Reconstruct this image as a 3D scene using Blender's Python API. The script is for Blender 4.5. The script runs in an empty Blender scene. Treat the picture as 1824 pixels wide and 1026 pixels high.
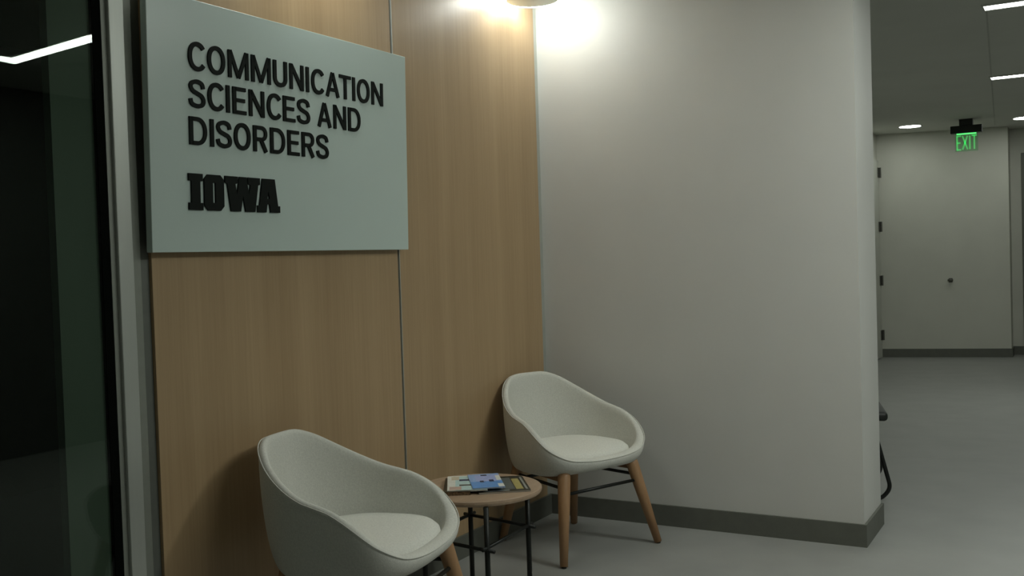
import bpy, bmesh, math, random
from mathutils import Vector, Matrix
random.seed(7)
S = bpy.context.scene
COL = S.collection

# ------------------------------------------------------------------ camera
cam = bpy.data.cameras.new('camera')
cam.sensor_width = 36.0
cam.lens = 1790.0 / 1824.0 * 36.0
cam.clip_start = 0.05
cam_o = bpy.data.objects.new('camera', cam)
COL.objects.link(cam_o)
cx, cy, cz = (0.8679, 0.4957, -0.0319), (0.0141, 0.0396, 0.9991), (0.4965, -0.8676, 0.0281)
vx = Vector(cx).normalized()
vz = Vector(cz); vz = (vz - vx * vz.dot(vx)).normalized()
vy = vz.cross(vx)
cam_o.matrix_world = Matrix(((vx.x, vy.x, vz.x, 2.4884), (vx.y, vy.y, vz.y, -4.6920), (vx.z, vy.z, vz.z, 1.35), (0, 0, 0, 1)))
S.camera = cam_o

# ------------------------------------------------------------------ world, exposure
w = bpy.data.worlds.new('world'); S.world = w; w.use_nodes = True
w.node_tree.nodes['Background'].inputs[0].default_value = (0.8, 0.95, 0.85, 1)
w.node_tree.nodes['Background'].inputs[1].default_value = 0.02
S.view_settings.view_transform = 'Standard'
S.view_settings.look = 'None'
S.view_settings.gamma = 1.0
S.view_settings.use_curve_mapping = False
S.view_settings.exposure = 0.14

LIGHT_COL = (0.95, 1.0, 0.93)
LOBBY_E = 39.0      # bent linear light over the lobby
STRIP_E = 40.0      # linear light midway down the corridor
STRIP_NEAR_E = 11.0 # linear light at the corridor mouth, dimmed
DOWN_E = 26.0       # round ceiling lights
DRUM_E = 52.0       # corner drum lamp
CEIL = 2.74

# ------------------------------------------------------------------ materials
def mat(name, col, rough=0.6, metal=0.0, noise=None, bump=None, spec=0.5):
    """noise=(scale, amount, stretch) colour variation; bump=(scale, strength)"""
    m = bpy.data.materials.new(name); m.use_nodes = True
    nt = m.node_tree; b = nt.nodes['Principled BSDF']
    b.inputs['Base Color'].default_value = (*col, 1)
    b.inputs['Roughness'].default_value = rough
    b.inputs['Metallic'].default_value = metal
    b.inputs['Specular IOR Level'].default_value = spec
    tc = nt.nodes.new('ShaderNodeTexCoord')
    if noise:
        mp = nt.nodes.new('ShaderNodeMapping'); mp.inputs['Scale'].default_value = noise[2] if len(noise) > 2 else (1, 1, 1)
        nt.links.new(tc.outputs['Object'], mp.inputs[0])
        n = nt.nodes.new('ShaderNodeTexNoise'); n.inputs['Scale'].default_value = noise[0]; n.inputs['Detail'].default_value = 6
        nt.links.new(mp.outputs[0], n.inputs['Vector'])
        r = nt.nodes.new('ShaderNodeValToRGB')
        a = noise[1]
        r.color_ramp.elements[0].position = 0.3; r.color_ramp.elements[1].position = 0.7
        r.color_ramp.elements[0].color = (*[c * (1 - a) for c in col], 1)
        r.color_ramp.elements[1].color = (*[min(1, c * (1 + a)) for c in col], 1)
        nt.links.new(n.outputs['Fac'], r.inputs[0]); nt.links.new(r.outputs[0], b.inputs['Base Color'])
    if bump:
        n2 = nt.nodes.new('ShaderNodeTexNoise'); n2.inputs['Scale'].default_value = bump[0]; n2.inputs['Detail'].default_value = 3
        nt.links.new(tc.outputs['Object'], n2.inputs['Vector'])
        bp = nt.nodes.new('ShaderNodeBump'); bp.inputs['Strength'].default_value = bump[1]; bp.inputs['Distance'].default_value = 0.002
        nt.links.new(n2.outputs['Fac'], bp.inputs['Height']); nt.links.new(bp.outputs[0], b.inputs['Normal'])
    return m

def emit(name, col, e):
    m = bpy.data.materials.new(name); m.use_nodes = True
    b = m.node_tree.nodes['Principled BSDF']
    b.inputs['Base Color'].default_value = (0.8, 0.8, 0.8, 1)
    b.inputs['Emission Color'].default_value = (*col, 1)
    b.inputs['Emission Strength'].default_value = e
    return m

def wood(name, c1, c2, axis='z', rough=0.5, scale=1.0):
    m = bpy.data.materials.new(name); m.use_nodes = True
    nt = m.node_tree; b = nt.nodes['Principled BSDF']; b.inputs['Roughness'].default_value = rough
    tc = nt.nodes.new('ShaderNodeTexCoord'); mp = nt.nodes.new('ShaderNodeMapping')
    s = {'z': (60, 60, 1.2), 'x': (1.2, 60, 60), 'y': (60, 1.2, 60)}[axis]
    mp.inputs['Scale'].default_value = tuple(v * scale for v in s)
    nt.links.new(tc.outputs['Object'], mp.inputs[0])
    n = nt.nodes.new('ShaderNodeTexNoise'); n.inputs['Scale'].default_value = 1.6; n.inputs['Detail'].default_value = 8; n.inputs['Roughness'].default_value = 0.65
    nt.links.new(mp.outputs[0], n.inputs['Vector'])
    mp2 = nt.nodes.new('ShaderNodeMapping'); mp2.inputs['Scale'].default_value = tuple(v * scale * 0.12 for v in s)
    nt.links.new(tc.outputs['Object'], mp2.inputs[0])
    n2 = nt.nodes.new('ShaderNodeTexNoise'); n2.inputs['Scale'].default_value = 1.0; n2.inputs['Detail'].default_value = 3
    nt.links.new(mp2.outputs[0], n2.inputs['Vector'])
    mx = nt.nodes.new('ShaderNodeMath'); mx.operation = 'MULTIPLY_ADD'; mx.inputs[1].default_value = 0.45
    mul = nt.nodes.new('ShaderNodeMath'); mul.operation = 'MULTIPLY'; mul.inputs[1].default_value = 0.55
    nt.links.new(n2.outputs['Fac'], mul.inputs[0])
    nt.links.new(n.outputs['Fac'], mx.inputs[0]); nt.links.new(mul.outputs[0], mx.inputs[2])
    r = nt.nodes.new('ShaderNodeValToRGB')
    r.color_ramp.elements[0].position = 0.34; r.color_ramp.elements[1].position = 0.66
    r.color_ramp.elements[0].color = (*c1, 1); r.color_ramp.elements[1].color = (*c2, 1)
    nt.links.new(mx.outputs[0], r.inputs[0]); nt.links.new(r.outputs[0], b.inputs['Base Color'])
    bp = nt.nodes.new('ShaderNodeBump'); bp.inputs['Strength'].default_value = 0.08; bp.inputs['Distance'].default_value = 0.001
    nt.links.new(n.outputs['Fac'], bp.inputs['Height']); nt.links.new(bp.outputs[0], b.inputs['Normal'])
    return m

def glass(name, tint, ior=1.34):
    m = bpy.data.materials.new(name); m.use_nodes = True
    nt = m.node_tree; nt.nodes.remove(nt.nodes['Principled BSDF'])
    out = nt.nodes['Material Output']
    t = nt.nodes.new('ShaderNodeBsdfTransparent'); t.inputs[0].default_value = (*tint, 1)
    g = nt.nodes.new('ShaderNodeBsdfGlossy'); g.inputs['Roughness'].default_value = 0.0; g.inputs[0].default_value = (0.95, 1, 0.97, 1)
    f = nt.nodes.new('ShaderNodeFresnel'); f.inputs[0].default_value = ior
    mx = nt.nodes.new('ShaderNodeMixShader')
    nt.links.new(f.outputs[0], mx.inputs[0]); nt.links.new(t.outputs[0], mx.inputs[1]); nt.links.new(g.outputs[0], mx.inputs[2])
    nt.links.new(mx.outputs[0], out.inputs[0])
    return m

M = dict(
    white=mat('white_wall_paint', (0.58, 0.58, 0.55), 0.55, noise=(3, 0.02), bump=(220, 0.05)),
    corridor=mat('corridor_wall_paint', (0.56, 0.56, 0.49), 0.6, noise=(3, 0.03), bump=(200, 0.05)),
    ceil=mat('ceiling_paint', (0.62, 0.63, 0.58), 0.8, noise=(2, 0.03), bump=(150, 0.05)),
    floor=mat('grey_concrete_floor', (0.285, 0.29, 0.275), 0.42, noise=(4, 0.06), bump=(60, 0.03)),
    base=mat('grey_rubber_baseboard', (0.115, 0.12, 0.10), 0.6, noise=(20, 0.06)),
    oak=wood('oak_veneer', (0.365, 0.247, 0.132), (0.465, 0.330, 0.187), 'z', 0.42),
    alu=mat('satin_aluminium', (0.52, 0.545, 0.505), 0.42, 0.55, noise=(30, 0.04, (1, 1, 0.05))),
    alu_dark=mat('shadowed_channel_metal', (0.16, 0.17, 0.15), 0.5, 0.4, noise=(30, 0.05)),  # dark tone holds the shade of the frame's gap
    alu_mid=mat('half_shaded_channel_metal', (0.27, 0.285, 0.25), 0.5, 0.4, noise=(30, 0.04)),  # darker copy of the frame aluminium, shade of recessed faces in its colour
    bounce_cut=mat('charcoal_bounce_cut', (0.14, 0.15, 0.135), 0.7, noise=(3, 0.05)),  # dark so the unseen wall adds less bounce and glass reflection
    gasket=mat('black_gasket', (0.003, 0.004, 0.003), 0.9, noise=(30, 0.1), spec=0.05),
    jamb=mat('jamb_grey_paint', (0.86, 0.90, 0.85), 0.7, noise=(4, 0.05)),
    mullion=mat('dark_grey_mullion', (0.19, 0.215, 0.19), 0.6, noise=(4, 0.08, (1, 1, 0.3))),
    dark=mat('unlit_room_shade', (0.03, 0.034, 0.028), 0.8, noise=(3, 0.08)),  # near-black colour stands in for the lack of light in there
    sign=mat('sign_face_paint', (0.56, 0.665, 0.625), 0.28, noise=(3, 0.01)),
    signside=mat('sign_edge_paint', (0.50, 0.60, 0.55), 0.4, noise=(3, 0.02)),
    letter=mat('black_letter_acrylic', (0.003, 0.006, 0.004), 0.6, noise=(20, 0.1), spec=0.15),
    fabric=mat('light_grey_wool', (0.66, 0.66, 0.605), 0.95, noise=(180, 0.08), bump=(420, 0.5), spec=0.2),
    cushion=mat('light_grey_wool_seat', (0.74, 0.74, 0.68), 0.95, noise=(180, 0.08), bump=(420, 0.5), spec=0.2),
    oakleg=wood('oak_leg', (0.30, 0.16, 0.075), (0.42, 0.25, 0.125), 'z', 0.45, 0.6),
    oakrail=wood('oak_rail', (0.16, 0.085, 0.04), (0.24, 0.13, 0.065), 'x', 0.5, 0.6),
    oaktop=wood('oak_table_top', (0.36, 0.25, 0.165), (0.50, 0.37, 0.26), 'y', 0.35, 0.5),
    blackmetal=mat('black_powder_coat', (0.009, 0.011, 0.009), 0.45, 0.2, noise=(60, 0.15)),
    blackplastic=mat('black_seat_plastic', (0.012, 0.014, 0.012), 0.5, noise=(60, 0.15)),
    pages=mat('magazine_pages', (0.55, 0.52, 0.45), 0.7, noise=(400, 0.25, (1, 1, 8))),
    brownpages=mat('brown_page_edges', (0.16, 0.10, 0.05), 0.6, noise=(120, 0.8, (1, 1, 1))),
    hinge=mat('dark_hinge_steel', (0.11, 0.11, 0.095), 0.5, 0.5, noise=(60, 0.1)),
    doorpaint=mat('door_paint', (0.50, 0.51, 0.45), 0.5, noise=(5, 0.03)),
    doorframe=mat('shadow_line_door_frame', (0.13, 0.135, 0.11), 0.5, noise=(5, 0.05)),  # dark tone carries the shadow line along the frame edge
    housing=mat('light_housing', (0.55, 0.56, 0.52), 0.5, noise=(20, 0.03)),
    joint=mat('ceiling_joint_paint', (0.47, 0.48, 0.44), 0.8, noise=(20, 0.05)),
    drum=mat('drum_lamp_plate', (0.82, 0.88, 0.84), 0.4, noise=(20, 0.02)),
    strip=emit('strip_diffuser', LIGHT_COL, STRIP_E),
    strip_near=emit('dimmed_strip_diffuser', LIGHT_COL, STRIP_NEAR_E),
    lobby=emit('lobby_diffuser', LIGHT_COL, LOBBY_E),
    down=emit('downlight_diffuser', LIGHT_COL, DOWN_E),
    drumglow=emit('drum_diffuser', (0.96, 1.0, 0.95), DRUM_E),
    glass=glass('tinted_glass', (0.74, 0.80, 0.75)),
    exitglass=glass('clear_green_acrylic', (0.80, 0.97, 0.84)),
    exitglow=emit('exit_letter_glow', (0.02, 1.0, 0.12), 0.32),
    exitedge=emit('exit_edge_glow', (0.10, 1.0, 0.22), 0.9),
)

# ------------------------------------------------------------------ mesh helpers
def link_mesh(name, bm, material, parent=None, smooth=False):
    bmesh.ops.recalc_face_normals(bm, faces=bm.faces)
    me = bpy.data.meshes.new(name); bm.to_mesh(me); bm.free()
    for mm in (material if isinstance(material, (list, tuple)) else [material]):
        me.materials.append(mm)
    if smooth:
        for p in me.polygons: p.use_smooth = True
    o = bpy.data.objects.new(name, me); COL.objects.link(o)
    if parent: o.parent = parent
    return o

def b_box(bm, x0, x1, y0, y1, z0, z1, bev=0.0, seg=2):
    vs = [bm.verts.new((x, y, z)) for z in (z0, z1) for x, y in ((x0, y0), (x1, y0), (x1, y1), (x0, y1))]
    fs = [bm.faces.new([vs[i] for i in q]) for q in ((3, 2, 1, 0), (4, 5, 6, 7), (0, 1, 5, 4), (1, 2, 6, 5), (2, 3, 7, 6), (3, 0, 4, 7))]
    if bev > 0:
        es = set(e for f in fs for e in f.edges)
        bmesh.ops.bevel(bm, geom=list(es), offset=bev, segments=seg, affect='EDGES', profile=0.5)

def box(name, x0, x1, y0, y1, z0, z1, material, parent=None, bev=0.0):
    bm = bmesh.new(); b_box(bm, x0, x1, y0, y1, z0, z1, bev); return link_mesh(name, bm, material, parent)

def b_prism(bm, pts, z0, z1):
    lo = [bm.verts.new((x, y, z0)) for x, y in pts]; hi = [bm.verts.new((x, y, z1)) for x, y in pts]
    n = len(pts)
    bm.faces.new(lo[::-1]); bm.faces.new(hi)
    for i in range(n): bm.faces.new((lo[i], lo[(i + 1) % n], hi[(i + 1) % n], hi[i]))

def prism(name, pts, z0, z1, material, parent=None):
    bm = bmesh.new(); b_prism(bm, pts, z0, z1); return link_mesh(name, bm, material, parent)

def b_cone(bm, p0, p1, r0, r1, n=16, mid=None):
    """tapered round bar between two points; mid = list of (t, radius)"""
    p0 = Vector(p0); p1 = Vector(p1); d = (p1 - p0).normalized()
    a = d.orthogonal().normalized(); b = d.cross(a)
    prof = [(0, r0)] + (mid or []) + [(1, r1)]
    rings = []
    for t, r in prof:
        c = p0.lerp(p1, t)
        rings.append([bm.verts.new(c + (a * math.cos(2 * math.pi * i / n) + b * math.sin(2 * math.pi * i / n)) * r) for i in range(n)])
    for k in range(len(rings) - 1):
        for i in range(n):
            bm.faces.new((rings[k][i], rings[k][(i + 1) % n], rings[k + 1][(i + 1) % n], rings[k + 1][i]))
    bm.faces.new(rings[0][::-1]); bm.faces.new(rings[-1])

def bar(name, p0, p1, r0, r1, material, parent=None, n=16, mid=None):
    bm = bmesh.new(); b_cone(bm, p0, p1, r0, r1, n, mid); o = link_mesh(name, bm, material, parent, True)
    return o

def b_lathe(bm, prof, n=48, cx=0, cy=0):
    rings = []
    for r, z in prof:
        if r < 1e-6: rings.append([bm.verts.new((cx, cy, z))])
        else: rings.append([bm.verts.new((cx + r * math.cos(2 * math.pi * i / n), cy + r * math.sin(2 * math.pi * i / n), z)) for i in range(n)])
    for k in range(len(rings) - 1):
        A, B = rings[k], rings[k + 1]
        for i in range(n):
            j = (i + 1) % n
            if len(A) == 1 and len(B) == 1: continue
            if len(A) == 1: bm.faces.new((A[0], B[i], B[j]))
            elif len(B) == 1: bm.faces.new((A[i], A[j], B[0]))
            else: bm.faces.new((A[i], A[j], B[j], B[i]))

def b_tube(bm, pts, r, n=10, smooth_sub=0):
    P = [Vector(p) for p in pts]
    rings = []
    up = None
    for i, p in enumerate(P):
        d = (P[min(i + 1, len(P) - 1)] - P[max(i - 1, 0)]).normalized()
        if up is None: up = d.orthogonal().normalized()
        a = (up - d * up.dot(d)).normalized(); up = a
        b = d.cross(a)
        rings.append([bm.verts.new(p + (a * math.cos(2 * math.pi * k / n) + b * math.sin(2 * math.pi * k / n)) * r) for k in range(n)])
    for k in range(len(rings) - 1):
        for i in range(n):
            bm.faces.new((rings[k][i], rings[k][(i + 1) % n], rings[k + 1][(i + 1) % n], rings[k + 1][i]))
    bm.faces.new(rings[0][::-1]); bm.faces.new(rings[-1])

def round_path(pts, rad, seg=6):
    P = [Vector(p) for p in pts]; out = [P[0]]
    for i in range(1, len(P) - 1):
        a = (P[i - 1] - P[i]); b = (P[i + 1] - P[i])
        r = min(rad, a.length * 0.45, b.length * 0.45)
        s = P[i] + a.normalized() * r; e = P[i] + b.normalized() * r
        for k in range(seg + 1):
            t = k / seg
            out.append(s * (1 - t) ** 2 + P[i] * 2 * t * (1 - t) + e * t ** 2)
    out.append(P[-1]); return out

def empty(name, loc=(0, 0, 0), rz=0):
    o = bpy.data.objects.new(name, None); COL.objects.link(o)
    o.location = loc; o.rotation_euler = (0, 0, rz); o.empty_display_size = 0.1
    return o

def tag(o, label, cat, group=None):
    o['label'] = label; o['category'] = cat
    if group: o['group'] = group
    return o

def struct(o, label, cat):
    o['kind'] = 'structure'; o['label'] = label; o['category'] = cat; return o

# ================================================================== THE SETTING
struct(box('floor', -3.3, 4.5, -6.4, 9.6, -0.12, 0, M['floor']), 'smooth grey concrete-look floor of lobby and corridor', 'floor')
ceil = struct(box('ceiling', -3.3, 4.5, -6.4, 9.6, CEIL, CEIL + 0.12, M['ceil']), 'flat pale ceiling running from lobby into corridor', 'ceiling')
prism('ceiling_joint', [(1.985, 2.0), (1.995, 2.0), (1.59, 8.3), (1.58, 8.3)], CEIL - 0.003, CEIL + 0.01, M['joint'], ceil)

# wood-clad partition on the left
wl = struct(box('wall_left', -0.17, -0.02, -2.60, 0.0, 0, CEIL, M['jamb']), 'partition wall clad in two tall light oak veneer panels', 'wall')
box('oak_panel', -0.02, 0.0, -2.563, -1.293, 0.0, CEIL, M['oak'], wl, 0.0015)
box('oak_panel', -0.02, 0.0, -1.279, -0.034, 0.0, CEIL, M['oak'], wl, 0.0015)
box('joint_channel', -0.02, -0.012, -1.293, -1.279, 0, CEIL, M['alu'], wl)
box('joint_lip', -0.018, 0.0012, -1.2835, -1.2792, 0, CEIL, M['alu'], wl)
box('corner_channel', -0.02, -0.002, -0.034, 0.0, 0, CEIL, M['alu'], wl)

# white stub wall
wb = struct(box('wall_back', -0.17, 1.60, 0.0, 0.42, 0, CEIL, M['white']), 'plain white painted wall stub behind the armchair', 'wall')
bb = prism('baseboard_back', [(0.012, 0.0), (0.012, -0.012), (1.612, -0.012), (1.612, 0.432), (0.2, 0.432), (0.2, 0.42), (1.60, 0.42), (1.60, 0.0)], 0, 0.103, M['base'])
struct(bb, 'grey baseboard along foot of white stub wall', 'baseboard')
bl = box('baseboard_left', 0.0, 0.012, -2.563, 0.0, 0, 0.103, M['base'])
struct(bl, 'grey baseboard along foot of oak wall', 'baseboard')

# storefront glazing beside the oak wall
win = empty('window_1', (0, -3.2, 0)); struct(win, 'tall dark glass storefront pane in satin aluminium frame', 'window')
def wpart(name, x0, x1, y0, y1, z0, z1, m, bev=0.0, p=win):
    return box(name, x0, x1, y0 + 3.2, y1 + 3.2, z0, z1, m, p, bev)
wpart('frame_post', -0.10, 0.014, -2.694, -2.640, 0, CEIL, M['alu'], 0.003)
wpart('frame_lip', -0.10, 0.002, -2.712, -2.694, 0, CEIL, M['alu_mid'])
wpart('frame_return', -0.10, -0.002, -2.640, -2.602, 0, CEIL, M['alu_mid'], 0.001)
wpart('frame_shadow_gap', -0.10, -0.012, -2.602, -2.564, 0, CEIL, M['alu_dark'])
wpart('gasket', -0.06, 0.0, -2.740, -2.712, 0, CEIL, M['gasket'])
wpart('glass_pane', -0.012, -0.002, -3.86, -2.740, 0.0, CEIL, M['glass'])
wpart('frame_post', -0.10, 0.018, -3.92, -3.86, 0, CEIL, M['alu'], 0.003)
# mullion band behind the pane
struct(box('trim_1', -0.045, -0.014, -2.878, -2.740, 0, CEIL, M['mullion']), 'dark grey mullion band seen behind the storefront glass', 'mullion')
struct(box('trim_2', -0.175, -0.10, -2.740, -2.60, 0, CEIL, M['jamb']), 'pale jamb closing the end of the oak wall', 'jamb')
struct(box('wall_side', -0.17, 0.0, -6.3, -3.92, 0, CEIL, M['white']), 'white wall continuing past the glass pane', 'wall')

# unlit room behind the glass
struct(box('wall_dark_room_back', -3.3, -3.2, -6.4, 0.42, 0, CEIL, M['dark']), 'far wall of unlit room behind the glass, darkness put in its colour', 'wall')
struct(box('wall_dark_room_side', -3.2, -0.17, -0.3, -0.2, 0, CEIL, M['dark']), 'side wall of unlit room behind the glass, darkness put in its colour', 'wall')

struct(box('floor_dark_room', -3.2, -0.175, -6.3, -0.3, 0.0, 0.008, M['dark']), 'near-black sheet added over the unlit room floor to keep it dark', 'floor')  # added sheet, covers the paler floor so the room stays dark

# corridor shell
cl = struct(prism('wall_corridor', [(0.10, 0.42), (0.20, 0.42), (0.265, 8.30), (0.265, 8.45), (0.10, 8.45)], 0, CEIL, M['corridor']), 'left wall of the corridor beyond the white stub wall', 'wall')
wf = struct(prism('wall_far', [(0.265, 8.32), (1.70, 8.62), (1.70, 8.95), (4.4, 8.95), (4.4, 9.1), (0.265, 9.1)], 0, CEIL, M['corridor']), 'beige-grey wall closing the far end of the corridor', 'wall')
bf = prism('baseboard_far', [(0.285, 8.324), (1.712, 8.608), (1.712, 8.938), (1.85, 8.938), (1.85, 8.95), (1.70, 8.95), (1.70, 8.62), (0.285, 8.336)], 0, 0.103, M['base'])
struct(bf, 'dark grey baseboard along the far corridor wall', 'baseboard')
wr = struct(box('wall_right', 4.4, 4.5, -6.4, 9.1, 0, CEIL, M['bounce_cut']), 'unseen right-hand wall of lobby and corridor, coloured dark to cut bounce and reflection', 'wall')
wfr = struct(box('wall_front', -3.2, 4.4, -6.4, -6.3, 0, CEIL, M['white']), 'wall at the near end of the lobby', 'wall')

# corridor doors
d1 = empty('door_1', (0.262, 7.83, 0)); struct(d1, 'tall painted door with dark hinges at the far corridor corner', 'door')
box('door_leaf', 0.0, 0.03, -0.46, 0.44, 0.01, 2.42, M['doorpaint'], d1, 0.002)
for z in (2.27, 1.61, 0.95, 0.28):
    bm = bmesh.new(); b_box(bm, 0.03, 0.036, 0.36, 0.43, z - 0.06, z + 0.06, 0.001); b_cone(bm, (0.047, 0.437, z - 0.062), (0.047, 0.437, z + 0.062), 0.014, 0.014, 12)
    link_mesh('hinge', bm, M['hinge'], d1)
d2 = empty('door_2', (2.3, 8.95, 0)); struct(d2, 'pale door beside the far corridor wall, frame coloured dark for its edge shadow', 'door')
box('door_frame', -0.48, -0.44, -0.035, 0.0, 0, 2.44, M['doorframe'], d2, 0.003)
box('door_frame', 0.44, 0.48, -0.035, 0.0, 0, 2.44, M['doorframe'], d2, 0.003)
box('door_head', -0.44, 0.44, -0.035, 0.0, 2.40, 2.44, M['doorframe'], d2, 0.003)
lf = box('door_leaf', -0.44, 0.44, -0.015, 0.0, 0.01, 2.40, M['doorpaint'], d2)
bar('handle', (0.30, -0.05, 1.0), (0.40, -0.05, 1.0), 0.009, 0.009, M['alu'], lf)

# ================================================================== CEILING LIGHTS
def strip(x0, x1, y, label, wd=0.115, m='strip'):
    t = empty('linear_light', ((x0 + x1) / 2, y, CEIL)); hx = (x1 - x0) / 2
    bm = bmesh.new()
    b_box(bm, -hx - 0.012, hx + 0.012, -wd / 2 - 0.012, -wd / 2, -0.012, 0)
    b_box(bm, -hx - 0.012, hx + 0.012, wd / 2, wd / 2 + 0.012, -0.012, 0)
    b_box(bm, -hx - 0.012, -hx, -wd / 2, wd / 2, -0.012, 0); b_box(bm, hx, hx + 0.012, -wd / 2, wd / 2, -0.012, 0)
    link_mesh('housing', bm, M['housing'], t)
    box('diffuser', -hx, hx, -wd / 2, wd / 2, -0.010, -0.001, M[m], t)
    return tag(t, label, 'light')
strip(1.99, 3.45, 1.84, 'bright linear ceiling light over the corridor mouth beside the white wall', m='strip_near')
strip(1.82, 3.45, 4.62, 'bright linear ceiling light midway down the corridor')

# L-shaped linear light over the lobby, seen only in the glass
t = empty('corner_linear_light', (2.6, -0.70, CEIL))
def quad_bar(name, pts, z0, z1, m): return prism(name, [(x - 2.6, y + 0.70) for x, y in pts], z0, z1, m, t)
quad_bar('diffuser', [(2.0, -0.85), (3.42, -0.665), (3.40, -2.7), (3.52, -2.7), (3.545, -0.55), (2.0, -0.745)], -0.010, -0.001, M['lobby'])
quad_bar('housing', [(1.985, -0.868), (3.405, -0.683), (3.385, -2.715), (3.535, -2.715), (3.56, -0.53), (1.985, -0.73)], -0.006, 0, M['housing'])
tag(t, 'bent linear ceiling light over the lobby, mirrored in the dark glass', 'light')

def downlight(x, y, r, label):
    t = empty('round_downlight', (x, y, CEIL))
    bm = bmesh.new(); b_lathe(bm, [(r, -0.004), (r + 0.015, -0.006), (r + 0.018, 0)], 32); link_mesh('trim_ring', bm, M['housing'], t, True)
    bm = bmesh.new(); b_lathe(bm, [(0, -0.006), (r, -0.006), (r, 0), (0, 0)], 32); link_mesh('diffuser', bm, M['down'], t)
    return tag(t, label, 'light')
downlight(0.745, 7.70, 0.115, 'round white ceiling downlight near the hinged door at corridor end')
downlight(1.93, 7.85, 0.125, 'round white ceiling downlight in front of the pale far door')

# drum lamp in the corner
def drum_lamp(y, label):
    t = empty('drum_lamp', (0.160, y, 2.610))
    bm = bmesh.new(); b_lathe(bm, [(0, 0), (0.126, 0), (0.131, 0.003), (0.131, 0.011), (0.126, 0.013), (0, 0.013)], 64); link_mesh('bottom_plate', bm, M['drum'], t, False)
    bm = bmesh.new(); b_lathe(bm, [(0.131, 0.001), (0.147, 0.001), (0.147, 0.026), (0.131, 0.026), (0.131, 0.001)], 64); link_mesh('glowing_band', bm, M['drumglow'], t, True)
    bm = bmesh.new(); b_lathe(bm, [(0, 0.026), (0.154, 0.026), (0.154, 0.130), (0, 0.130)], 64); link_mesh('ceiling_plate', bm, M['drum'], t, False)
    return tag(t, label, 'lamp', 'drum ceiling lamps')
drum_lamp(-0.335, 'round drum ceiling lamp glowing in the corner of oak and white walls')
drum_lamp(-1.83, 'round drum ceiling lamp above the department sign')

# ================================================================== DEPARTMENT SIGN
SX, SY, SZ = 0.05, -2.594, 1.407      # front plane, near edge, bottom
sg = empty('wall_sign', (-0.008, SY, SZ)); sg.rotation_euler = (0, 0.02, 0)
W_, H_ = 1.322, 0.795
bm = bmesh.new(); b_box(bm, SX - 0.026, SX, 0, W_, 0, H_, 0.002); so = link_mesh('sign_panel', bm, [M['sign'], M['signside']], sg)
for p in so.data.polygons:
    if abs(p.normal.x) < 0.5: p.material_index = 1
box('mounting_frame', 0.009, SX - 0.026, 0.06, W_ - 0.06, 0.06, H_ - 0.06, M['alu_dark'], sg)
tag(sg, 'white box sign reading Communication Sciences and Disorders with black lettering', 'sign')

def arc(cx, cz, rx, rz, a0, a1, n=22, e=0.92):
    out = []
    for i in range(n + 1):
        a = math.radians(a0 + (a1 - a0) * i / n); c, q = math.cos(a), math.sin(a)
        out.append((cx + math.copysign(abs(c) ** e, c) * rx, cz + math.copysign(abs(q) ** e, q) * rz))
    return out
def spline(P, n=7):
    Q = [P[0]] + P + [P[-1]]; out = []
    for k in range(1, len(Q) - 2):
        a, b, c, d = Q[k - 1:k + 3]
        for i in range(n):
            t = i / n
            out.append(tuple(0.5 * (2 * b[m] + (c[m] - a[m]) * t + (2 * a[m] - 5 * b[m] + 4 * c[m] - d[m]) * t * t + (3 * b[m] - a[m] - 3 * c[m] + d[m]) * t ** 3) for m in (0, 1)))
    out.append(P[-1]); return out
# capital letters as strokes (polyline, width, closed), cap height 1
V, Hh = 0.162, 0.138
GL = {
    'I': (.162, [([(.081, 0), (.081, 1)], V, 0)]),
    'O': (.81, [(arc(.405, .5, .325, .435, 0, 360, 44), V * .97, 1)]),
    'C': (.75, [(arc(.405, .5, .325, .435, 38, 322, 34), V * .97, 0)]),
    'M': (.98, [([(.078, 0), (.078, 1)], V * .96, 0), ([(.902, 0), (.902, 1)], V * .96, 0), ([(.095, .985), (.49, .03)], V * .92, 0), ([(.885, .985), (.49, .03)], V * .92, 0)]),
    'N': (.77, [([(.078, 0), (.078, 1)], V * .96, 0), ([(.692, 0), (.692, 1)], V * .96, 0), ([(.085, .96), (.685, .04)], V * 1.02, 0)]),
    'U': (.73, [([(.081, 1), (.081, .36)] + arc(.365, .34, .284, .272, 180, 360, 18)[1:-1] + [(.649, .36), (.649, 1)], V, 0)]),
    'A': (.82, [([(.075, 0), (.405, .985)], V * .95, 0), ([(.745, 0), (.415, .985)], V * .95, 0), ([(.21, .29), (.61, .29)], Hh, 0)]),
    'T': (.73, [([(0, .931), (.73, .931)], Hh, 0), ([(.365, 0), (.365, .9)], V, 0)]),
    'E': (.65, [([(.081, 0), (.081, 1)], V, 0), ([(.1, .931), (.635, .931)], Hh, 0), ([(.1, .515), (.59, .515)], Hh, 0), ([(.1, .069), (.65, .069)], Hh, 0)]),
    'D': (.79, [([(.081, 0), (.081, 1)], V, 0), ([(.1, .931), (.33, .931)] + arc(.35, .5, .36, .431, 88, -88, 22) + [(.33, .069), (.1, .069)], V * .9, 0)]),
    'R': (.73, [([(.081, 0), (.081, 1)], V, 0), ([(.1, .931), (.36, .931)] + arc(.40, .705, .235, .226, 88, -88, 16) + [(.36, .479), (.1, .479)], V * .88, 0), ([(.39, .46), (.645, 0)], V, 0)]),
    'S': (.76, [(spline([(.655, .695), (.60, .865), (.385, .932), (.165, .865), (.11, .735), (.20, .595), (.39, .515), (.585, .43), (.665, .275), (.60, .125), (.385, .066), (.15, .135), (.085, .31)]), V * .93, 0)]),
}
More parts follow.
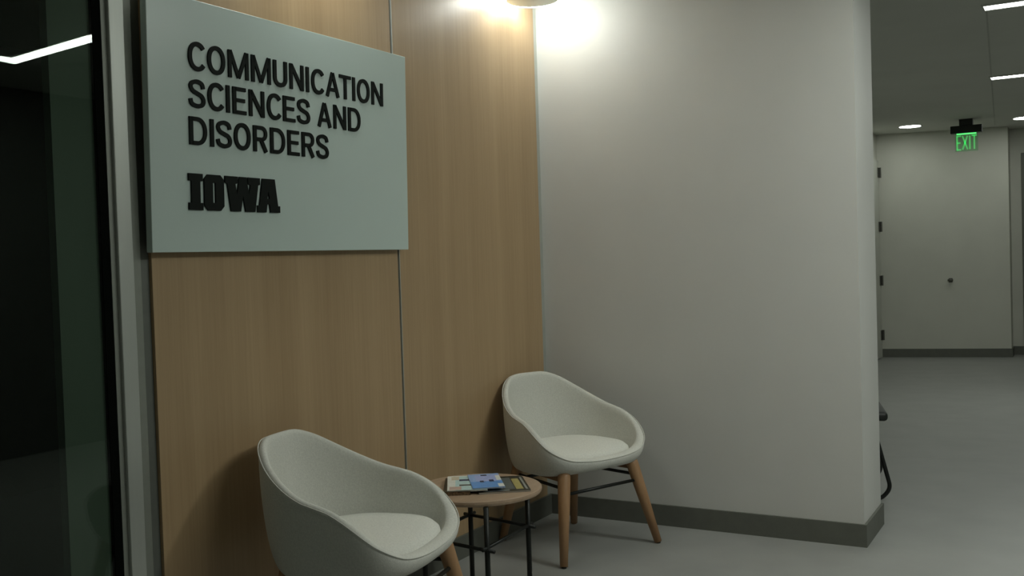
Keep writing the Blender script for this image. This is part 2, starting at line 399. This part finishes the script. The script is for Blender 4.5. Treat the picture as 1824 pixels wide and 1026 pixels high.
def letter_mesh(strokes_, k, y0, z0, cap, dep=0.005):
    bm = bmesh.new()
    for P, wd, closed in strokes_:
        n = len(P) - 1 if closed else len(P)
        P = P[:n]
        lf, rt = [], []
        for i in range(n):
            a = Vector(P[i - 1] if (i > 0 or closed) else P[i]); b = Vector(P[(i + 1) % n] if (i < n - 1 or closed) else P[i])
            d = (b - a).normalized(); nn = Vector((-d.y, d.x)) * wd / 2
            lf.append(Vector(P[i]) + nn); rt.append(Vector(P[i]) - nn)
        def mk(q, h): return bm.verts.new((SX + h, y0 + q.x * k, z0 + q.y * cap))
        A = [mk(q, 0) for q in lf]; B_ = [mk(q, 0) for q in rt]; C_ = [mk(q, dep) for q in lf]; D_ = [mk(q, dep) for q in rt]
        for i in range(n if closed else n - 1):
            j = (i + 1) % n
            bm.faces.new((C_[i], C_[j], D_[j], D_[i])); bm.faces.new((A[i], A[j], C_[j], C_[i])); bm.faces.new((B_[i], B_[j], D_[j], D_[i])); bm.faces.new((A[i], A[j], B_[j], B_[i]))
        if not closed:
            bm.faces.new((A[0], B_[0], D_[0], C_[0])); bm.faces.new((A[-1], B_[-1], D_[-1], C_[-1]))
    link_mesh('letter', bm, M['letter'], sg)
def text_line(s, y0, y1, z0, cap):
    xs = []; x = 0.0
    for i, ch in enumerate(s):
        if ch == ' ': x += 0.33; continue
        xs.append((ch, x)); x += GL[ch][0]
        if i < len(s) - 1:
            pr = ch + s[i + 1]
            x += 0.01 if pr in ('AT',) else 0.10 if ('C' in pr[0] or 'S' in pr or pr == 'CO' or pr == 'TI') else 0.145
    k = (y1 - y0) / x
    for ch, px in xs: letter_mesh(GL[ch][1], k, y0 + px * k, z0, cap)
oy = -SY; oz = -SZ
text_line('COMMUNICATION', -2.437 + oy, -1.434 + oy, 1.9795 + oz, 0.090)
text_line('SCIENCES AND', -2.440 + oy, -1.580 + oy, 1.8625 + oz, 0.089)
text_line('DISORDERS', -2.440 + oy, -1.771 + oy, 1.7455 + oz, 0.088)

def flat_letter(outer, holes, y0, z0):
    cu = bpy.data.curves.new('l', 'CURVE'); cu.dimensions = '2D'; cu.fill_mode = 'BOTH'; cu.extrude = 0.003
    for ring in [outer] + holes:
        sp = cu.splines.new('POLY'); sp.points.add(len(ring) - 1); sp.use_cyclic_u = True
        for q, (a, b) in zip(sp.points, ring): q.co = (a, b, 0, 1)
    ob = bpy.data.objects.new('l', cu); COL.objects.link(ob); bpy.context.view_layer.update()
    me = bpy.data.meshes.new_from_object(ob.evaluated_get(bpy.context.evaluated_depsgraph_get()))
    bpy.data.objects.remove(ob)
    for v in me.vertices: v.co = (SX + 0.003 + v.co.z, y0 + v.co.x, z0 + v.co.y)
    me.materials.clear(); me.materials.append(M['letter'])
    o = bpy.data.objects.new('block_letter', me); COL.objects.link(o); o.parent = sg
T, B = 0.115, 0.0
yb, zb = -2.45 + oy, 1.540 + oz
flat_letter([(0, T), (.058, T), (.058, .092), (.047, .092), (.047, .023), (.058, .023), (.058, B), (0, B), (0, .023), (.011, .023), (.011, .092), (0, .092)], [], yb, zb)
flat_letter([(.064, .100), (.079, T), (.133, T), (.148, .100), (.148, .015), (.133, B), (.079, B), (.064, .015)], [[(.100, .090), (.112, .090), (.112, .025), (.100, .025)]], yb, zb)
flat_letter([(.154, T), (.210, T), (.210, .093), (.199, .090), (.206, .055), (.218, T), (.250, T), (.261, .055), (.268, .090), (.257, .093), (.257, T), (.313, T), (.313, .093), (.304, .090), (.288, B), (.244, B), (.233, .052), (.222, B), (.178, B), (.163, .090), (.154, .093)], [], yb, zb)
flat_letter([(.325, T), (.385, T), (.399, .023), (.409, .023), (.409, B), (.362, B), (.358, .028), (.346, .028), (.342, B), (.299, B), (.299, .023), (.309, .023)], [[(.347, .047), (.353, .074), (.358, .047)]], yb, zb)

# ================================================================== ARMCHAIRS
def sgn_pow(v, p): return math.copysign(abs(v) ** p, v)
RIM_T = (0, .15, .3, .42, .54, .66, .78, .9, 1.0)
RIM_Z = (.4312, .4496, .5059, .572, .6332, .6923, .7475, .7783, .7783)
def _rim_table():
    ys = []
    for i in range(101):
        t = i / 100
        for k in range(8):
            if RIM_T[k] <= t <= RIM_T[k + 1]:
                ys.append(RIM_Z[k] + (RIM_Z[k + 1] - RIM_Z[k]) * (t - RIM_T[k]) / (RIM_T[k + 1] - RIM_T[k])); break
    for _ in range(10):
        g = lambda i: ys[abs(i)] if i <= 100 else ys[200 - i]
        ys = [(g(i - 2) + 4 * g(i - 1) + 6 * g(i) + 4 * g(i + 1) + g(i + 2)) / 16 for i in range(101)]
    return ys
RIM_TAB = _rim_table()
def shell_rim(th):
    """th = 0 front, pi back. returns rim point (x, y, z)"""
    c, s = math.cos(th), math.sin(th)
    t = min(1.0, abs(th) / math.pi) * 100
    i = min(99, int(t)); z = RIM_TAB[i] + (RIM_TAB[i + 1] - RIM_TAB[i]) * (t - i)
    e = 0.685 if c > 0 else 0.71
    return Vector(((0.2834 if c > 0 else 0.3197) * sgn_pow(c, e), (0.301 + 0.0727 * c) * sgn_pow(s, e), z))

def build_armchair():
    root = empty('armchair')
    N, K = 96, 10
    zb0 = 0.362
    outer = []
    for k in range(K + 1):
        s = k / K
        ring = []
        for i in range(N):
            th = 2 * math.pi * i / N
            tt = th if th <= math.pi else th - 2 * math.pi
            R = shell_rim(tt)
            c_, s_ = math.cos(th), math.sin(th)
            bx, by = 0.222 * sgn_pow(c_, 0.75), 0.232 * sgn_pow(s_, 0.75)
            zf = zb0 + 0.022 * max(0, c_) ** 2
            u = math.sin(s * math.pi / 2) ** 0.72
            v = (1 - math.cos(s * math.pi / 2)) ** 0.9
            ring.append(Vector((bx + (R.x - bx) * u, by + (R.y - by) * u, zf + (R.z - zf) * v)))
        outer.append(ring)
    # surface normals by finite differences
    inner = []
    for k in range(K + 1):
        ring = []
        for i in range(N):
            th = 2 * math.pi * i / N
            du = outer[k][(i + 1) % N] - outer[k][i - 1]
            dv = outer[min(k + 1, K)][i] - outer[max(k - 1, 0)][i]
            n = du.cross(dv).normalized()
            if n.dot(Vector((math.cos(th), math.sin(th), -0.2))) < 0: n = -n
            f = max(0, math.cos(th)) ** 2
            tk = (0.030 + 0.026 * f)
            ring.append(outer[k][i] - n * tk)
        inner.append(ring)
    bm = bmesh.new()
    cb = bm.verts.new((0, 0, zb0 - 0.004))
    rings = [[bm.verts.new(p) for p in r] for r in outer]
    rim = []
    for q in (0.28, 0.72):
        rr = []
        for i in range(N):
            a, b = outer[K][i], inner[K][i]
            up = (outer[K][i] - outer[K - 1][i]).normalized()
            rr.append(bm.verts.new(a.lerp(b, q) + up * 0.010))
        rim.append(rr)
    rings += rim
    rings += [[bm.verts.new(p) for p in r] for r in inner[::-1]]
    ci = bm.verts.new((0, 0, zb0 + 0.030))
    for A, B_ in zip(rings, rings[1:]):
        for i in range(N):
            j = (i + 1) % N
            bm.faces.new((A[i], A[j], B_[j], B_[i]))
    for i in range(N):
        j = (i + 1) % N
        bm.faces.new((cb, rings[0][j], rings[0][i])); bm.faces.new((ci, rings[-1][i], rings[-1][j]))
    sh = link_mesh('shell', bm, M['fabric'], root, True)
    md = sh.modifiers.new('sub', 'SUBSURF'); md.levels = 1; md.render_levels = 1
    # piping line along the outer edge of the rim
    bm = bmesh.new()
    P = [outer[K][i] + (outer[K][i] - inner[K][i]).normalized() * 0.000 + Vector((0, 0, 0.003)) for i in range(N)]
    ring_prev = None; first = None
    for i in range(N):
        d = (P[(i + 1) % N] - P[i - 1]).normalized(); a = Vector((0, 0, 1)); a = (a - d * a.dot(d)).normalized(); b = d.cross(a)
        rg = [bm.verts.new(P[i] + (a * math.cos(2 * math.pi * q / 6) + b * math.sin(2 * math.pi * q / 6)) * 0.0022) for q in range(6)]
        if ring_prev:
            for q in range(6): bm.faces.new((ring_prev[q], ring_prev[(q + 1) % 6], rg[(q + 1) % 6], rg[q]))
        else: first = rg
        ring_prev = rg
    for q in range(6): bm.faces.new((ring_prev[q], ring_prev[(q + 1) % 6], first[(q + 1) % 6], first[q]))
    link_mesh('piping', bm, M['fabric'], sh, True)
    # seat cushion
    bm = bmesh.new()
    prof = [(0.0, .398), (.70, .398), (.93, .404), (.99, .415), (1.0, .434), (.98, .456), (.92, .470), (.77, .478), (.5, .482), (0.25, .483), (0, .483)]
    rings = []
    n = 56
    for r, z in prof:
        if r == 0: rings.append([bm.verts.new((0.0, 0, z))]); continue
        rg = []
        for i in range(n):
            th = 2 * math.pi * i / n; c, s = math.cos(th), math.sin(th)
            x = sgn_pow(c, 0.74) * (0.238 if c > 0 else 0.225) * r
            y = sgn_pow(s, 0.74) * (0.258 + 0.03 * c) * r
            dz = -0.010 * max(0, c) ** 2 * r if z > 0.41 else 0
            rg.append(bm.verts.new((x, y, z + dz)))
        rings.append(rg)
    for A, B_ in zip(rings, rings[1:]):
        for i in range(n):
            j = (i + 1) % n
            if len(A) == 1: bm.faces.new((A[0], B_[i], B_[j]))
            elif len(B_) == 1: bm.faces.new((A[i], A[j], B_[0]))
            else: bm.faces.new((A[i], A[j], B_[j], B_[i]))
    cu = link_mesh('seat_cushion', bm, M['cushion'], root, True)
    # oak base
    feet = {(1, 1): (.285, .288), (1, -1): (.285, -.288), (-1, 1): (-.25, .225), (-1, -1): (-.25, -.225)}
    tops = {(1, 1): (.205, .205), (1, -1): (.205, -.205), (-1, 1): (-.175, .165), (-1, -1): (-.175, -.165)}
    for q in feet:
        f, tp = feet[q], tops[q]
        bar('leg', (tp[0], tp[1], .392), (f[0], f[1], 0.006), .026, .0175, M['oakleg'], root, 16, [(.04, .029), (.35, .0265)])
    def at(q, z):
        f, tp = feet[q], tops[q]; u = (.392 - z) / .386
        return (tp[0] + (f[0] - tp[0]) * u, tp[1] + (f[1] - tp[1]) * u, z)
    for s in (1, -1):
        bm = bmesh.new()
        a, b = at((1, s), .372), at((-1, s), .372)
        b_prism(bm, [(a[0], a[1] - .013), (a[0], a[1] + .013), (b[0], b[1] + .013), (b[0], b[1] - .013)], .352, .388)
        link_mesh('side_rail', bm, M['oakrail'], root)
    bar('front_stretcher', at((1, 1), .30), at((1, -1), .30), .0075, .0075, M['blackmetal'], root, 10)
    bar('rear_stretcher', at((-1, 1), .30), at((-1, -1), .30), .0075, .0075, M['blackmetal'], root, 10)
    for s in (1, -1):
        bar('side_stretcher', at((1, s), .325), at((-1, s), .325), .0075, .0075, M['blackmetal'], root, 10)
    # foot pads
    for q in feet:
        f = feet[q]; bar('foot_pad', (f[0], f[1], 0), (f[0], f[1], .007), .011, .0115, M['blackplastic'], root, 12)
    return root

def copy_tree(o, parent=None):
    c = o.copy(); COL.objects.link(c)
    if parent: c.parent = parent
    for ch in list(o.children): copy_tree(ch, c)
    return c

arm1 = build_armchair()
arm1.location = (0.348, -0.455, 0); arm1.rotation_euler = (0, 0, math.radians(-23.4))
tag(arm1, 'light grey upholstered tub armchair on oak legs against the white wall corner', 'armchair', 'grey tub armchairs')
arm2 = copy_tree(arm1)
arm2.location = (0.394, -2.0865, 0); arm2.rotation_euler = (0, 0, math.radians(10.9))
tag(arm2, 'light grey upholstered tub armchair standing under the department sign', 'armchair', 'grey tub armchairs')

# ================================================================== SIDE TABLE
TX, TY, TZ = 0.372, -1.314, 0.45
tb = empty('side_table', (TX, TY, 0))
bm = bmesh.new(); b_lathe(bm, [(0, TZ - .022), (.245, TZ - .022), (.251, TZ - .018), (.253, TZ - .011), (.252, TZ - .003), (.249, TZ), (0, TZ)], 72); link_mesh('table_top', bm, M['oaktop'], tb, False)
L = {'near': (.155, -.200), 'right': (.143, .140), 'back': (-.17, .20), 'left': (-.165, -.15)}
for k, (x, y) in L.items():
    bar('leg', (x, y, 0.0), (x, y, TZ - .022), .0105, .0105, M['blackmetal'], tb, 14)
def rod(a, b, z, ext=0.035):
    A, B_ = Vector((*L[a], z)), Vector((*L[b], z)); d = (B_ - A).normalized()
    bar('stretcher_rod', A - d * ext, B_ + d * ext, .007, .007, M['blackmetal'], tb, 10)
rod('near', 'right', .275); rod('right', 'back', .273); rod('back', 'left', .275); rod('left', 'near', .265)
tag(tb, 'small round oak-topped side table with black rod legs between the armchairs', 'table')

# ================================================================== MAGAZINES
PAL = {}
def pal(name, col):
    if name not in PAL: PAL[name] = mat('print_' + name, col, 0.3, noise=(90, 0.10))
    return PAL[name]
COLS = dict(white=(.85, .86, .80), cream=(.66, .60, .46), teal=(.55, .76, .76), blue=(.13, .34, .75), sky=(.32, .50, .85), lilac=(.42, .50, .85), navy=(.02, .04, .12),
            slate=(.10, .12, .12), black=(.012, .014, .010), gold=(.42, .36, .12), pink=(.62, .46, .40), brown=(.09, .05, .02), grey=(.28, .30, .28))
def magazine(x, y, z, rz, w, h, th, rects, base, label, pg='pages'):
    """cover lies in local xy, w along x, h along y; rects = flat print areas (u0,u1,v0,v1,colour)"""
    t = empty('magazine', (x, y, z), rz)
    box('page_block', -w / 2 + .002, w / 2 - .002, -h / 2 + .002, h / 2 - .002, 0.0006, th - 0.0006, M[pg], t)
    us = sorted(set([0, 1] + [r[0] for r in rects] + [r[1] for r in rects])); vs = sorted(set([0, 1] + [r[2] for r in rects] + [r[3] for r in rects]))
    names = [base] + [r[4] for r in rects]; uniq = list(dict.fromkeys(names))
    bm = bmesh.new(); grid = {}
    for i, u in enumerate(us):
        for j, v in enumerate(vs): grid[i, j] = bm.verts.new((-w / 2 + u * w, -h / 2 + v * h, th))
    fc = []
    for i in range(len(us) - 1):
        for j in range(len(vs) - 1):
            f = bm.faces.new((grid[i, j], grid[i + 1, j], grid[i + 1, j + 1], grid[i, j + 1]))
            um, vm = (us[i] + us[i + 1]) / 2, (vs[j] + vs[j + 1]) / 2; c = base
            for r in rects:
                if r[0] < um < r[1] and r[2] < vm < r[3]: c = r[4]
            f.material_index = uniq.index(c)
    # lower face and sides so that the cover is a thin sheet
    ext = bmesh.ops.extrude_face_region(bm, geom=bm.faces[:])
    for v in [g for g in ext['geom'] if isinstance(g, bmesh.types.BMVert)]: v.co.z += 0.0006
    link_mesh('cover', bm, [pal(n, COLS[n]) for n in uniq], t)
    box('back_cover', -w / 2, w / 2, -h / 2, h / 2, 0, 0.0006, pal(base, COLS[base]), t)
    box('spine', -w / 2 - 0.0008, -w / 2, -h / 2, h / 2, 0, th, pal(base, COLS[base]), t)
    return tag(t, label, 'magazine')
A0 = math.radians(37)
def mpos(u, v):     # table-local frame turned with the magazines
    return TX + u * math.cos(A0) - v * math.sin(A0), TY + u * math.sin(A0) + v * math.cos(A0)
x, y = mpos(-.083, -.004)
magazine(x, y, TZ, A0 - 0.10, .105, .25, .014, [(0, .12, 0, 1, 'black'), (.12, .3, .1, .5, 'brown')], 'brown', 'thick brown-edged magazine at bottom of the pile', 'brownpages')
x, y = mpos(.090, .0)
magazine(x, y, TZ, A0, .205, .265, .006, [(.0, .72, .12, .9, 'slate'), (.05, .5, .2, .75, 'grey'), (.74, .88, .1, .8, 'gold'), (.92, .96, .08, .9, 'grey'), (.1, .6, .02, .09, 'grey')], 'black', 'dark magazine with grey photo and gold panel beside the blue one')
x, y = mpos(-.045, .0)
magazine(x, y, TZ + .014, A0 - 0.07, .155, .26, .005, [(.2, 1, .0, .95, 'teal'), (.3, .75, .62, .74, 'navy'), (.3, .72, .28, .38, 'slate'), (.05, .35, .02, .25, 'pink'), (.7, 1, .8, .98, 'pink'), (.1, .3, .7, .95, 'cream')], 'white', 'white and pale teal magazine overlapping the brown one')
x, y = mpos(.030, -.003)
magazine(x, y, TZ + .0195, A0, .125, .25, .004, [(.0, 1, .0, .45, 'blue'), (.2, 1, .45, .9, 'lilac'), (.3, .42, .38, .5, 'navy'), (.6, .75, .4, .55, 'navy'), (.82, 1, .02, .25, 'white'), (.85, 1, .5, .85, 'white'), (.4, .6, .84, .94, 'navy')], 'sky', 'blue booklet lying on top of the other magazines')

# ================================================================== EXIT SIGN
ex = empty('exit_sign', (1.356, 7.50, CEIL))
box('canopy', -.068, .068, -.05, .05, -.070, 0, M['blackmetal'], ex, .003)
box('housing', -.160, .160, -.045, .045, -.152, -.070, M['blackmetal'], ex, .004)
box('panel', -.115, .115, -.006, .006, -.352, -.150, M['exitglass'], ex, .001)
box('glowing_edge', -.10, .10, -.008, .008, -.166, -.150, M['exitedge'], ex)
def strokes(name, segs):
    bm = bmesh.new()
    for (x0, z0, x1, z1) in segs:
        a, b = Vector((x0, 0, z0)), Vector((x1, 0, z1)); d = (b - a).normalized(); n = Vector((-d.z, 0, d.x)) * .008
        q = [a - n, b - n, b + n, a + n]
        lo = [bm.verts.new(p + Vector((0, -.0085, 0))) for p in q]; hi = [bm.verts.new(p + Vector((0, -.0062, 0))) for p in q]
        bm.faces.new(lo); bm.faces.new(hi[::-1])
        for i in range(4): bm.faces.new((lo[i], hi[i], hi[(i + 1) % 4], lo[(i + 1) % 4]))
    link_mesh(name, bm, M['exitglow'], ex)
zt, zl = -.182, -.332; zm = (zt + zl) / 2
strokes('letter', [(-.095, zl, -.095, zt), (-.10, zt, -.055, zt), (-.095, zm, -.060, zm), (-.10, zl, -.055, zl)])
strokes('letter', [(-.040, zl, .010, zt), (-.040, zt, .010, zl)])
strokes('letter', [(.033, zl, .033, zt)])
strokes('letter', [(.052, zt, .105, zt), (.0785, zl, .0785, zt)])
tag(ex, 'ceiling-mounted sign reading EXIT in glowing green letters under black housing', 'sign')

# small fitting on the far wall
wfit = empty('wall_lever', (1.06, 8.483, 0.925))
box('plate', -.022, .022, -.012, .003, -.016, .034, M['hinge'], wfit, .003)
bar('lever', (-.03, -.035, .01), (.03, -.035, .01), .012, .012, M['hinge'], wfit, 10)
bar('spindle', (0, -.036, .01), (0, -.010, .01), .010, .010, M['hinge'], wfit, 10)
tag(wfit, 'small dark fitting on the far corridor wall below the exit sign', 'wall fitting')

# ================================================================== SLED CHAIR BEHIND THE STUB WALL
sc = empty('sled_chair', (1.285, 0.86, 0), math.radians(15))
bm = bmesh.new(); b_box(bm, -.22, .280, -.02, .44, .425, .475, .018, 3); link_mesh('seat', bm, M['blackplastic'], sc, True)
bm = bmesh.new(); b_box(bm, -.27, -.235, -.01, .43, .56, .86, .015, 3); link_mesh('backrest', bm, M['blackplastic'], sc, True)
for yy in (-.03, .45):
    bm = bmesh.new()
    b_tube(bm, round_path([(-.25, yy, .84), (-.215, yy, .415), (.20, yy, .415), (.285, yy, .07), (.235, yy, .011), (-.25, yy, .011)], .05), .011, 12)
    link_mesh('sled_frame', bm, M['blackmetal'], sc, True)
for xx, zz in ((-.2, .011), (.12, .414)):
    bar('cross_bar', (xx, -.03, zz), (xx, .45, zz), .009, .009, M['blackmetal'], sc, 10)
tag(sc, 'black sled-base chair mostly hidden behind the white stub wall', 'chair')
